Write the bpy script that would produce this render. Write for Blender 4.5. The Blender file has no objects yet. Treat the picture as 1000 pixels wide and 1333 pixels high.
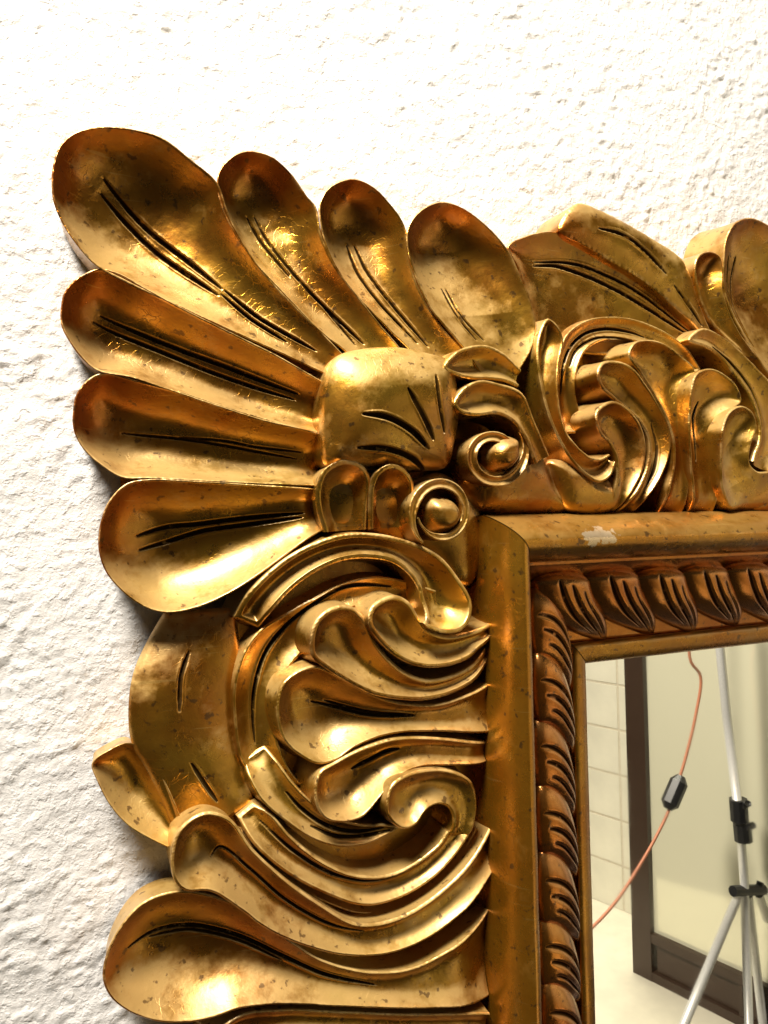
import bpy, math, random
import numpy as np
from mathutils import Matrix, Vector

random.seed(4)
rng = np.random.default_rng(7)
scn = bpy.context.scene
COL = scn.collection

# ------------------------------------------------------------------ camera
YAW, PITCH, ROLL, DIST = math.radians(24), math.radians(1.2), math.radians(-1.3), 0.80
FPX, CX, CY = 1000.0, 500.0, 666.5          # focal length and centre in photo pixels
_f = np.array([math.sin(YAW)*math.cos(PITCH), math.cos(YAW)*math.cos(PITCH), math.sin(PITCH)])
_r = np.array([math.cos(YAW), -math.sin(YAW), 0.0]); _u = np.cross(_r, _f)
_r, _u = math.cos(ROLL)*_r + math.sin(ROLL)*_u, -math.sin(ROLL)*_r + math.cos(ROLL)*_u
CAM = -_f*DIST
cam_data = bpy.data.cameras.new('camera'); cam = bpy.data.objects.new('camera', cam_data); COL.objects.link(cam)
cam_data.sensor_fit = 'VERTICAL'; cam_data.sensor_height = 36; cam_data.lens = 36*FPX/1333.0
cam_data.clip_start = 0.01; cam_data.clip_end = 100
cam.matrix_world = Matrix(((_r[0], _u[0], -_f[0], CAM[0]), (_r[1], _u[1], -_f[1], CAM[1]),
                           (_r[2], _u[2], -_f[2], CAM[2]), (0, 0, 0, 1)))
scn.camera = cam

# ------------------------------------------------------------------ light
world = bpy.data.worlds.new('World'); scn.world = world; world.use_nodes = True
bg = world.node_tree.nodes['Background']; bg.inputs[0].default_value = (1.0, 0.95, 0.86, 1); bg.inputs[1].default_value = 0.035
def area(name, loc, target, size, size_y, power, col):
    d = bpy.data.lights.new(name, 'AREA'); d.shape = 'RECTANGLE'; d.size = size; d.size_y = size_y
    d.energy = power; d.color = col
    o = bpy.data.objects.new(name, d); COL.objects.link(o)
    o.location = loc
    o.rotation_euler = (Vector(target)-Vector(loc)).to_track_quat('-Z', 'Y').to_euler()
    return o
area('ceiling_lamp', (-1.10, -1.08, 2.25), (0.05, 0, 0.0), 0.9, 0.65, 325, (1.0, 0.93, 0.84))
rl = area('added_room_fill', (2.2, -2.0, 1.6), (2.2, -2.0, -1.0), 0.8, 0.8, 26, (1.0, 0.97, 0.85)); rl.data.spread = math.radians(75)  # unseen fill, added to brighten the room reflected in the glass

scn.view_settings.view_transform = 'Standard'; scn.view_settings.look = 'None'
scn.view_settings.exposure = 0.0; scn.view_settings.gamma = 1.0; scn.view_settings.use_curve_mapping = False
scn.render.engine = 'CYCLES'; scn.cycles.max_bounces = 4; scn.cycles.glossy_bounces = 3; scn.cycles.diffuse_bounces = 2
scn.cycles.use_denoising = True

# ------------------------------------------------------------------ pixel -> place
def ray(x, y): return _f + (x-CX)/FPX*_r - (y-CY)/FPX*_u
def U(x, y, h):                      # the point h millimetres proud of the wall that the photo shows at x, y
    d = ray(x, y); t = (-h/1000.0-CAM[1])/d[1]
    return CAM + d*t
def zm(ox, oy, sc):
    return lambda *p: [((a[0]*sc+ox, a[1]*sc+oy) + tuple(a[2:])) for a in p]
z1 = zm(50, 140, .4); z2 = zm(270, 170, .45); z3 = zm(640, 240, .36); z4 = zm(60, 320, .4)
z5 = zm(390, 430, .37); z6 = zm(280, 670, .38); z7 = zm(110, 780, .55); px = zm(0, 0, 1)

# ------------------------------------------------------------------ materials
def new_mat(name):
    m = bpy.data.materials.new(name); m.use_nodes = True
    nt = m.node_tree; return m, nt, nt.nodes['Principled BSDF']
def node(nt, t, **kw):
    n = nt.nodes.new(t)
    for k, v in kw.items():
        if k in n.inputs: n.inputs[k].default_value = v
        else: setattr(n, k, v)
    return n
def ramp(nt, src, a, b, ca=(0, 0, 0, 1), cb=(1, 1, 1, 1)):
    r = nt.nodes.new('ShaderNodeValToRGB'); r.color_ramp.elements[0].position = a; r.color_ramp.elements[1].position = b
    r.color_ramp.elements[0].color = ca; r.color_ramp.elements[1].color = cb
    nt.links.new(src, r.inputs[0]); return r.outputs[0]
def mixc(nt, fac, a, b, mode='MIX'):
    m = nt.nodes.new('ShaderNodeMix'); m.data_type = 'RGBA'; m.blend_type = mode
    for s, v in ((m.inputs[0], fac), (m.inputs[6], a), (m.inputs[7], b)):
        if hasattr(v, 'links'): nt.links.new(v, s)
        else: s.default_value = v
    return m.outputs[2]
def mathn(nt, op, a, b=None, clamp=False):
    m = nt.nodes.new('ShaderNodeMath'); m.operation = op; m.use_clamp = clamp
    for i, v in enumerate((a, b)):
        if v is None: continue
        if hasattr(v, 'links'): nt.links.new(v, m.inputs[i])
        else: m.inputs[i].default_value = v
    return m.outputs[0]

def gilt(name, gold, copper, rough=(0.27, 0.5), dust=0.5, metal=0.9, crackle=0.5, chip=False):
    m, nt, b = new_mat(name)
    pos = node(nt, 'ShaderNodeNewGeometry').outputs['Position']
    def noise(scale, detail=4, rgh=0.6):
        n = node(nt, 'ShaderNodeTexNoise', Scale=scale, Detail=detail, Roughness=rgh); nt.links.new(pos, n.inputs['Vector']); return n.outputs['Fac']
    big = noise(9, 5); mid = noise(38, 6); fine = noise(240, 4); spot = noise(120, 3, .5)
    c = mixc(nt, ramp(nt, big, .36, .66), gold, copper)
    c = mixc(nt, mathn(nt, 'MULTIPLY', ramp(nt, mid, .5, .72), .55), c, (gold[0]*.62, gold[1]*.55, gold[2]*.45, 1))
    bo = node(nt, 'ShaderNodeAttribute', attribute_name='tip_red').outputs['Fac']       # redder colour towards the tips
    c = mixc(nt, mathn(nt, 'MULTIPLY', bo, ramp(nt, mathn(nt, 'ADD', mathn(nt, 'MULTIPLY', bo, .5), noise(17, 5)), .45, .85), True), c, (.33, .078, .003, 1))
    # dusty bloom left on the gilding, and small brown spots
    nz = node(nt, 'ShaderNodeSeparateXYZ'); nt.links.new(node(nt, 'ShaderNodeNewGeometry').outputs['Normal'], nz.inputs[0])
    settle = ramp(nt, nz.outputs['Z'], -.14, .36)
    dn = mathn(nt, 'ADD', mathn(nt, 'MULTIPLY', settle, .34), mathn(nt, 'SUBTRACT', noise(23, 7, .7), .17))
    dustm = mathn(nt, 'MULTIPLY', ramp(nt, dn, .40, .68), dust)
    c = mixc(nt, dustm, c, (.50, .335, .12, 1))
    sp = mathn(nt, 'MULTIPLY', ramp(nt, spot, .63, .69), .8)
    c = mixc(nt, sp, c, (.10, .05, .015, 1))
    # fine scratches through to the brighter leaf
    for ang, seed in ((.5, 0.0), (-.9, 3.7), (1.9, 8.1)):
        ms = node(nt, 'ShaderNodeMapping'); ms.inputs['Scale'].default_value = (14, 14, 330); ms.inputs['Rotation'].default_value = (0, ang, 0); ms.inputs['Location'].default_value = (seed, 0, seed)
        nt.links.new(pos, ms.inputs[0])
        sn = node(nt, 'ShaderNodeTexNoise', Scale=1.0, Detail=2.0, Distortion=.3); nt.links.new(ms.outputs[0], sn.inputs['Vector'])
        c = mixc(nt, mathn(nt, 'MULTIPLY', ramp(nt, sn.outputs['Fac'], .71, .75), .25), c, (.60, .40, .12, 1))
    # rubbed edges
    at = node(nt, 'ShaderNodeAttribute', attribute_name='wear').outputs['Fac']
    wr = mathn(nt, 'MULTIPLY', at, ramp(nt, noise(45, 5), .45, .62), True)
    c = mixc(nt, mathn(nt, 'MULTIPLY', wr, .5), c, (.58, .40, .16, 1))
    # wax rubbed into the cut veins by the gilder
    ag = node(nt, 'ShaderNodeAttribute', attribute_name='vein').outputs['Fac']
    vg = mathn(nt, 'MULTIPLY', ramp(nt, ag, .12, .55), ramp(nt, noise(90, 3), .25, .40), True)
    c = mixc(nt, mathn(nt, 'MULTIPLY', vg, .95), c, (.010, .005, .002, 1))
    if chip:      # a flake of gilding knocked off the bar, gesso showing
        cq = U(778, 698, 104)
        vm = node(nt, 'ShaderNodeVectorMath', operation='SUBTRACT'); nt.links.new(pos, vm.inputs[0]); vm.inputs[1].default_value = tuple(cq)
        vs = node(nt, 'ShaderNodeVectorMath', operation='MULTIPLY'); nt.links.new(vm.outputs[0], vs.inputs[0]); vs.inputs[1].default_value = (1/.034, 0, 1/.013)
        vl = node(nt, 'ShaderNodeVectorMath', operation='LENGTH'); nt.links.new(vs.outputs[0], vl.inputs[0])
        cm = mathn(nt, 'ADD', vl.outputs['Value'], mathn(nt, 'MULTIPLY', mathn(nt, 'SUBTRACT', noise(75, 4), .5), 2.6))
        chm = ramp(nt, cm, .55, .61, (1, 1, 1, 1), (0, 0, 0, 1)); c = mixc(nt, chm, c, (.60, .45, .27, 1))
    bare = vg
    if chip: bare = mathn(nt, 'MAXIMUM', vg, chm)
    nt.links.new(mathn(nt, 'MULTIPLY', mathn(nt, 'SUBTRACT', 1.0, bare, True), .35), b.inputs['Coat Weight']); nt.links.new(mathn(nt, 'MULTIPLY', mathn(nt, 'SUBTRACT', 1.0, vg, True), .5), b.inputs['Specular IOR Level']); b.inputs['Coat Roughness'].default_value = .22
    nt.links.new(c, b.inputs['Base Color'])
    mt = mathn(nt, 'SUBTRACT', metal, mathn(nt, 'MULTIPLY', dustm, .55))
    mt = mathn(nt, 'SUBTRACT', mt, mathn(nt, 'MULTIPLY', wr, .25), True)
    mt = mathn(nt, 'SUBTRACT', mt, mathn(nt, 'MULTIPLY', vg, .95), True)
    nt.links.new(mt, b.inputs['Metallic'])
    rg = nt.nodes.new('ShaderNodeMapRange'); rg.inputs[1].default_value = .3; rg.inputs[2].default_value = .7
    rg.inputs[3].default_value = rough[0]; rg.inputs[4].default_value = rough[1]
    nt.links.new(mid, rg.inputs[0])
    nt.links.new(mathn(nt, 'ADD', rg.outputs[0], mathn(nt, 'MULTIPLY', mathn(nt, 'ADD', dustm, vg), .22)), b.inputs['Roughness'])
    # scratches, brushwork and crackle
    mp = node(nt, 'ShaderNodeMapping'); mp.inputs['Scale'].default_value = (30, 30, 400); mp.inputs['Rotation'].default_value = (0, .7, 0)
    nt.links.new(pos, mp.inputs[0])
    scr = node(nt, 'ShaderNodeTexNoise', Scale=1.0, Detail=3); nt.links.new(mp.outputs[0], scr.inputs['Vector'])
    vo = node(nt, 'ShaderNodeTexVoronoi', feature='DISTANCE_TO_EDGE', Scale=105.0)
    wv = node(nt, 'ShaderNodeTexNoise', Scale=40.0, Detail=3)
    nt.links.new(pos, wv.inputs['Vector'])
    wm = node(nt, 'ShaderNodeVectorMath', operation='MULTIPLY_ADD'); nt.links.new(wv.outputs['Color'], wm.inputs[0])
    wm.inputs[1].default_value = (.03, .03, .03); nt.links.new(pos, wm.inputs[2]); nt.links.new(wm.outputs[0], vo.inputs['Vector'])
    crk = mathn(nt, 'MULTIPLY', ramp(nt, vo.outputs['Distance'], .0, .035, (1, 1, 1, 1), (0, 0, 0, 1)), ramp(nt, noise(14, 2), .5, .62))
    hsum = mathn(nt, 'ADD', mathn(nt, 'MULTIPLY', fine, .35), mathn(nt, 'MULTIPLY', scr.outputs['Fac'], .07))
    hsum = mathn(nt, 'ADD', hsum, mathn(nt, 'MULTIPLY', mid, .5))
    hsum = mathn(nt, 'SUBTRACT', hsum, mathn(nt, 'MULTIPLY', crk, crackle))
    bp = node(nt, 'ShaderNodeBump', Strength=.38, Distance=.0016); nt.links.new(hsum, bp.inputs['Height'])
    nt.links.new(bp.outputs[0], b.inputs['Normal'])
    return m
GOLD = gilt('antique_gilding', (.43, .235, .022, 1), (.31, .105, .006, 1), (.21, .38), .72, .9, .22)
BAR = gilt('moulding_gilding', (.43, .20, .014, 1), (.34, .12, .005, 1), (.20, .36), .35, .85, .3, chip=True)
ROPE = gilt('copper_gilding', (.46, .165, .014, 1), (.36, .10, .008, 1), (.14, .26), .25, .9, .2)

def plain(name, col, rough=.5, metal=0.0, bump=0, scale=60):
    m, nt, b = new_mat(name)
    tc = node(nt, 'ShaderNodeTexCoord'); n = node(nt, 'ShaderNodeTexNoise', Scale=scale, Detail=5.0)
    nt.links.new(tc.outputs['Object'], n.inputs['Vector'])
    c = mixc(nt, n.outputs['Fac'], (col[0]*.82, col[1]*.82, col[2]*.82, 1), (min(1, col[0]*1.15), min(1, col[1]*1.15), min(1, col[2]*1.15), 1))
    nt.links.new(c, b.inputs['Base Color']); b.inputs['Roughness'].default_value = rough; b.inputs['Metallic'].default_value = metal
    if bump:
        bp = node(nt, 'ShaderNodeBump', Strength=bump, Distance=.004); nt.links.new(n.outputs['Fac'], bp.inputs['Height']); nt.links.new(bp.outputs[0], b.inputs['Normal'])
    return m

# ------------------------------------------------------------------ mesh helpers
def link(name, verts, faces, mat, parent=None, smooth=True, attrs=None):
    me = bpy.data.meshes.new(name)
    verts = np.asarray(verts, dtype=np.float32).reshape(-1, 3)
    if isinstance(faces, np.ndarray):
        nf = len(faces); me.vertices.add(len(verts)); me.vertices.foreach_set('co', verts.ravel())
        me.loops.add(nf*4); me.loops.foreach_set('vertex_index', faces.astype(np.int32).ravel())
        me.polygons.add(nf); me.polygons.foreach_set('loop_start', np.arange(0, nf*4, 4, dtype=np.int32))
        me.update(calc_edges=True)
    else:
        me.from_pydata([tuple(v) for v in verts], [], faces)
    me.validate()
    if attrs and len(me.vertices) == len(verts):
        for k, v in attrs.items():
            a = me.attributes.new(k, 'FLOAT', 'POINT'); a.data.foreach_set('value', np.asarray(v, dtype=np.float32))
    me.polygons.foreach_set('use_smooth', np.full(len(me.polygons), smooth))
    me.materials.append(mat)
    o = bpy.data.objects.new(name, me); COL.objects.link(o)
    if parent: o.parent = parent
    return o
def tag(o, label=None, cat=None, group=None, kind=None):
    if label: o['label'] = label
    if cat: o['category'] = cat
    if group: o['group'] = group
    if kind: o['kind'] = kind
    return o
def empty(name, loc=(0, 0, 0)):
    o = bpy.data.objects.new(name, None); COL.objects.link(o); o.location = loc; o.empty_display_size = .1; return o

def spline(P, n, closed=False):
    P = np.asarray(P, float)
    if len(P) == 2 and not closed:
        t = np.linspace(0, 1, n)[:, None]; return P[0]*(1-t)+P[1]*t
    if closed: Q = np.vstack([P[-1], P, P[0], P[1]])
    else: Q = np.vstack([2*P[0]-P[1], P, 2*P[-1]-P[-2]])
    out = []
    for i in range(1, len(Q)-2):
        p0, p1, p2, p3 = Q[i-1:i+3]
        d = [max(np.linalg.norm(b-a), 1e-7)**.5 for a, b in ((p0, p1), (p1, p2), (p2, p3))]
        m1 = (p2-p1) + d[1]*((p1-p0)/d[0]-(p2-p0)/(d[0]+d[1])); m2 = (p2-p1) + d[1]*((p3-p2)/d[2]-(p3-p1)/(d[1]+d[2]))
        t = np.linspace(0, 1, 40, endpoint=False)[:, None]
        out.append((2*t**3-3*t**2+1)*p1+(t**3-2*t**2+t)*m1+(-2*t**3+3*t**2)*p2+(t**3-t**2)*m2)
    out = np.vstack(out + [P[:1] if closed else P[-1:]])
    s = np.r_[0, np.cumsum(np.linalg.norm(np.diff(out[:, [0, 2]], axis=0), axis=1))]
    u = np.linspace(0, s[-1], n)
    return np.stack([np.interp(u, s, out[:, k]) for k in range(3)], 1)

def resamp(P, n):
    s = np.r_[0, np.cumsum(np.linalg.norm(np.diff(P[:, [0, 2]], axis=0), axis=1))]; u = np.linspace(0, s[-1], n)
    return np.stack([np.interp(u, s, P[:, k]) for k in range(3)], 1)
_W = [(rng.uniform(-1, 1, 2)*2*math.pi/rng.uniform(.018, .07), rng.uniform(0, 6.28)) for _ in range(9)]
def wob(x, z): return sum(np.sin(x*k[0]+z*k[1]+p) for k, p in _W)/9

def lift(pts, h):
    """photo points -> places; a third number is the height in mm, else it runs from h[0] to h[1]"""
    n = len(pts); out = []
    for i, p in enumerate(pts):
        hh = p[2] if len(p) > 2 else h[0]+(h[1]-h[0])*i/max(1, n-1)
        out.append(U(p[0], p[1], hh))
    return np.array(out)
def dist_poly(X, Z, P):
    """distance of grid points to a densely sampled polyline, and the index of the nearest sample"""
    x = X.ravel().astype(np.float32); z = Z.ravel().astype(np.float32)
    px_ = P[:, 0].astype(np.float32); pz_ = P[:, 2].astype(np.float32)
    d = np.empty(len(x), np.float32); ix = np.empty(len(x), np.int32)
    for a in range(0, len(x), 8000):
        q = (x[a:a+8000, None]-px_)**2+(z[a:a+8000, None]-pz_)**2
        k = q.argmin(1); ix[a:a+8000] = k; d[a:a+8000] = np.sqrt(q[np.arange(len(k)), k])
    return d.reshape(X.shape), ix.reshape(X.shape)
def soft_dist(X, Z, P, d, seg):
    """a smoothed distance to the outline: no creases along the middle of a hollow"""
    x = X.ravel().astype(np.float32); z = Z.ravel().astype(np.float32); o = np.empty(len(x), np.float32)
    px_ = P[:, 0].astype(np.float32); pz_ = P[:, 2].astype(np.float32); sg = seg.astype(np.float32)
    for a in range(0, len(x), 8000):
        q = (x[a:a+8000, None]-px_)**2+(z[a:a+8000, None]-pz_)**2
        q = np.maximum(q, 1e-8)
        o[a:a+8000] = ((sg/(q*q*np.sqrt(q))).sum(1)*.75)**-.25
    o = o.reshape(X.shape)
    w = np.clip((d-.0006)/.0012, 0, 1)
    return d*(1-w)+np.minimum(o, d)*w
def segs(P):
    l = np.linalg.norm(np.diff(P[:, [0, 2]], axis=0), axis=1); return np.r_[l, l[-1:]]*.5+np.r_[l[:1], l]*.5
def carve(X, Z, Y, grooves, hm, vein):
    for g in grooves:
        pts, w, dp = g if isinstance(g, tuple) else (g, 2.0, 5.0)
        n = 140
        G = spline(lift(pts, (hm, hm)), n)
        d, ix = dist_poly(X, Z, G)
        tp = np.clip(np.minimum(ix, n-1-ix)/(n*.22), 0, 1)**.6
        ww = w/1000*(.35+.65*tp)
        f = np.clip(1-d/ww, 0, 1)**.75
        Y += dp/1000*f*(.3+.7*tp)
        vein[:] = np.maximum(vein, np.clip(1.35-d/ww, 0, 1)*(tp > 0.02))
        # displaced lip beside the cut
        Y -= .0006*np.exp(-((d-ww*1.35)/(ww*.4))**2)*tp
    return Y

def piece(parent, name, L, R, h=(60, 60), depth=12, rw=2.0, rtip=None, p=2.0, grooves=(), res=1.1, base=12, mat=None,
          closed=False, inset=3.0, fade=0.0, tip_depth=1.0, rnd=1.6, wear=1.0, rib=0.0, drop=0.0, tip_red=0.0):
    """a carved leaf, petal or band lofted between its two edges: raised rim, hollow (or, depth < 0, swelling) field, side walls"""
    mat = mat or GOLD
    Lp, Rp = lift(L, h), lift(R, h)
    ll = max(np.linalg.norm(np.diff(Lp[:, [0, 2]], axis=0), axis=1).sum(), np.linalg.norm(np.diff(Rp[:, [0, 2]], axis=0), axis=1).sum())
    ns = int(np.clip(ll*1000/res, 24, 420))
    if np.linalg.norm(Lp[0]-Rp[0]) < 1e-6:      # one smooth run round the tip, split at the tip
        D = spline(np.vstack([Lp[::-1], Rp[1:]]), 4000); k0 = int(np.argmin(np.linalg.norm(D-Lp[0], axis=1)))
        Ls, Rs = (resamp(q_, ns) for q_ in (D[:k0+1][::-1], D[k0:]))
    else: Ls, Rs = spline(Lp, ns), spline(Rp, ns)
    wd = np.linalg.norm((Rs-Ls)[:, [0, 2]], axis=1)
    nu = int(np.clip(wd.max()*1000/res, 14, 220))
    # denser towards the edges
    q = np.linspace(0, 1, nu); u = q-0.10*np.sin(2*math.pi*q)/(2*math.pi)*1.0
    G = Ls[:, None, :]*(1-u[None, :, None])+Rs[:, None, :]*u[None, :, None]
    X, Y, Z = G[..., 0].copy(), G[..., 1].copy(), G[..., 2].copy()
    out = [Ls, Rs]
    if closed == 'open': pass
    elif closed or np.linalg.norm((Ls[0]-Rs[0])[[0, 2]]) > .004:
        out.append(spline(np.array([Ls[0], Rs[0]]), 40))
    if closed == 2: out.append(spline(np.array([Ls[-1], Rs[-1]]), 40))
    out = [resamp(o, len(o)*2) for o in out]
    O = np.vstack(out)
    d, _ = dist_poly(X, Z, O)
    ds = soft_dist(X, Z, O, d, np.concatenate([segs(o) for o in out]))/.84
    hw = wd/2
    rt = rtip/1000 if rtip else .42*hw[:max(3, ns//2)].max()*2
    k = int(np.argmax(hw > rt*.9)) if (hw > rt*.9).any() else 0
    Rr = np.maximum(hw, 1e-4); Rr[:k] = np.maximum(Rr[:k], min(rt, hw.max()))
    Rr = np.convolve(np.pad(Rr, 6, mode='edge'), np.ones(13)/13, mode='valid')
    r_w = rw/1000
    t = np.clip((ds-r_w)/np.maximum(Rr[:, None]-r_w, 1e-4), 0, 1)
    s = np.linspace(0, 1, ns)
    dep = (depth if np.isscalar(depth) else np.interp(s, np.linspace(0, 1, len(depth)), depth))
    if np.isscalar(dep): dep = np.full(ns, dep)
    sc = np.clip(Rr/(max(hw.max(), 1e-4)), .25, 1)**.7            # narrow stretches are shallower
    bowl = 1-(1-t)**p
    Y += (dep*sc)[:, None]/1000*bowl
    if rib: Y -= rib/1000*np.exp(-((u[None, :]-.5)*wd[:, None]/(.0042))**2)*np.clip(s*5-.6, 0, 1)[:, None]*np.clip(d/.008, 0, 1)
    if drop: Y += drop/1000*np.clip((s-.86)/.14, 0, 1)[:, None]**2
    e = np.clip(1-d/(rnd/1000), 0, 1)                             # rounded arris
    Y += rnd/1000*(1-np.sqrt(np.clip(1-e**2, 0, 1)))*.8
    vein = np.zeros_like(Y)
    carve(X, Z, Y, grooves, sum(h)/2-abs(np.mean(dep))*.5, vein)
    Y += .0009*wob(X, Z)+.0001*wob(X*3.1+1, Z*3.1)+.0005*wob(X*9, Z*9+2)*np.exp(-(d/.003)**2)
    w_at = np.exp(-(d/.0022)**2)*wear
    V = np.stack([X, Y, Z], -1).reshape(-1, 3)
    I = np.arange(ns*nu).reshape(ns, nu)
    F = np.stack([I[:-1, :-1], I[1:, :-1], I[1:, 1:], I[:-1, 1:]], -1).reshape(-1, 4)
    # boundary walked once; a pointed tip counts as one point
    loop = np.r_[I[::-1, 0], I[0, 1:], I[1:, -1], I[-1, -2:0:-1]]
    if np.linalg.norm(Ls[0]-Rs[0]) < 1e-6: loop = np.r_[I[::-1, 0], I[1:, -1], I[-1, -2:0:-1]]
    B = V[loop]; cen = np.array([X.mean(), 0, Z.mean()])
    # side walls fall to the ground, drawn in a little
    nx = np.roll(B, -3, 0)-np.roll(B, 3, 0); nrm = np.stack([-nx[:, 2], nx[:, 0]], 1)
    nrm /= np.maximum(np.linalg.norm(nrm, axis=1), 1e-9)[:, None]
    ar = np.sum(B[:, 0]*np.roll(B[:, 2], -1)-np.roll(B[:, 0], -1)*B[:, 2])
    if ar < 0: nrm = -nrm
    rings = [B]
    for a in (.12, .4, .7, 1.0):
        c = B.copy(); c[:, 1] = B[:, 1]*(1-a)+(-base/1000.)*a
        off = inset/1000*(math.sin(a*math.pi*.5) if inset > 0 else a**1.8)
        c[:, 0] += nrm[:, 0]*off; c[:, 2] += nrm[:, 1]*off
        rings.append(c)
    n0 = len(V); m = len(loop)
    V = np.vstack([V]+rings)
    K = n0+np.arange(5*m).reshape(5, m)
    S = [np.stack([K[i], K[i+1], np.roll(K[i+1], -1), np.roll(K[i], -1)], -1) for i in range(4)]
    F = np.vstack([F]+S)
    at = {'wear': np.r_[w_at.ravel(), np.full(m, .5), np.zeros(4*m)], 'vein': np.r_[vein.ravel(), np.zeros(5*m)]}
    if tip_red:
        bv = tip_red*np.repeat(np.clip(1-s/.34, 0, 1)**.7, nu)*np.clip(1.25-d.ravel()/.06, 0, 1); at['tip_red'] = np.r_[bv, bv.reshape(ns, nu).ravel()[loop], np.zeros(4*m)]
    o = link(name, V, F, mat, parent, True, at)
    return o

def mound(parent, name, outline, h=50, swell=20, rnd=2.0, grooves=(), rings=40, n=220, base=12, mat=None, p=2.0, rad=None, rim=0, wear=1.0):
    """a swelling boss with a closed outline"""
    mat = mat or GOLD
    O = spline(lift(outline, (h, h)), n+1, True)[:-1]
    c = O.mean(0)
    f = np.linspace(0, 1, rings)**.8
    G = c[None, None]+(O[None]-c)*f[:, None, None]
    X, Y, Z = (G[..., i].copy() for i in range(3))
    d, _ = dist_poly(X, Z, np.vstack([O, O[:1]]))
    Oc = np.vstack([O, O[:1]]); ds = soft_dist(X, Z, Oc, d, segs(Oc))
    R_ = ds.max()
    t = np.clip((ds-rim/1000)/(R_-rim/1000), 0, 1)
    Y -= swell/1000*np.sign(1)*(1-(1-t)**p)**(.85)
    e = np.clip(1-d/(rnd/1000), 0, 1); Y += rnd/1000*(1-np.sqrt(np.clip(1-e**2, 0, 1)))*.8
    vein = np.zeros_like(Y); carve(X, Z, Y, grooves, h+swell*.6, vein)
    Y += .0008*wob(X, Z)
    V = np.stack([X, Y, Z], -1).reshape(-1, 3); I = np.arange(rings*n).reshape(rings, n); J = np.roll(I, -1, 1)
    F = np.stack([I[:-1], I[1:], J[1:], J[:-1]], -1).reshape(-1, 4)
    B = V[I[-1]]; rg = []
    for a in (0, .3, 1):
        q = B.copy(); q[:, 1] = B[:, 1]*(1-a)-base/1000*a; q[:, [0, 2]] += (c-B)[:, [0, 2]]*.04*a; rg.append(q)
    n0 = len(V); V = np.vstack([V]+rg); K = n0+np.arange(3*n).reshape(3, n)
    F = np.vstack([F]+[np.stack([K[i], K[i+1], np.roll(K[i+1], -1), np.roll(K[i], -1)], -1) for i in range(2)])
    at = {'wear': np.r_[(np.exp(-(d/.002)**2)*wear).ravel(), np.zeros(3*n)], 'vein': np.r_[vein.ravel(), np.zeros(3*n)]}
    return link(name, V, F, mat, parent, True, at)

def slab(parent, name, outline, h, base, mat, n=160):
    O = spline(lift(outline, (h, h)), n+1, True)[:-1]
    B = O.copy(); B[:, 1] = -base/1000
    V = np.vstack([O, B]); F = [list(range(n)), list(range(2*n-1, n-1, -1))]+[[i, n+i, n+(i+1) % n, (i+1) % n] for i in range(n)]
    return link(name, V, F, mat, parent, False)
def box_between(name, pts8, mat, parent=None):
    F = [[0, 1, 2, 3], [7, 6, 5, 4], [0, 4, 5, 1], [1, 5, 6, 2], [2, 6, 7, 3], [3, 7, 4, 0]]
    return link(name, pts8, F, mat, parent, False)
def tube(name, path, rad, mat, parent=None, seg=16, taper=None, smooth=True):
    P = [Vector(p) for p in path]; V = []; F = []
    for i, q in enumerate(P):
        t = (P[min(i+1, len(P)-1)]-P[max(i-1, 0)]).normalized()
        a = t.cross(Vector((.13, .91, .2))).normalized(); b = t.cross(a)
        r = rad*(taper[i] if taper else 1)
        for k in range(seg):
            w = 2*math.pi*k/seg; V.append(q+r*(a*math.cos(w)+b*math.sin(w)))
    for i in range(len(P)-1):
        for k in range(seg): F.append([i*seg+k, (i+1)*seg+k, (i+1)*seg+(k+1) % seg, i*seg+(k+1) % seg])
    F.append(list(range(seg))[::-1]); F.append([len(V)-seg+k for k in range(seg)])
    o = link(name, V, F, mat, parent, smooth)
    return o

#=================================================================== THE WALL
def stucco():
    m, nt, b = new_mat('white_stucco')
    pos = node(nt, 'ShaderNodeNewGeometry').outputs['Position']
    def noise(s, d=5, r=.6):
        n = node(nt, 'ShaderNodeTexNoise', Scale=s, Detail=d, Roughness=r); nt.links.new(pos, n.inputs['Vector']); return n.outputs['Fac']
    c = mixc(nt, noise(6), (.54, .525, .495, 1), (.60, .585, .56, 1))
    fl = mathn(nt, 'MULTIPLY', ramp(nt, noise(95, 4, .65), .625, .70), ramp(nt, noise(9, 3), .38, .58))
    c = mixc(nt, mathn(nt, 'MULTIPLY', fl, .75), c, (.40, .35, .28, 1))
    nt.links.new(c, b.inputs['Base Color']); b.inputs['Roughness'].default_value = .9
    g1 = noise(210, 6, .7); g2 = ramp(nt, noise(110, 3, .55), .50, .62)
    bp = node(nt, 'ShaderNodeBump', Strength=.8, Distance=.0016); nt.links.new(mathn(nt, 'ADD', g1, mathn(nt, 'MULTIPLY', g2, .35)), bp.inputs['Height'])
    nt.links.new(bp.outputs[0], b.inputs['Normal'])
    return m
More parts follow.
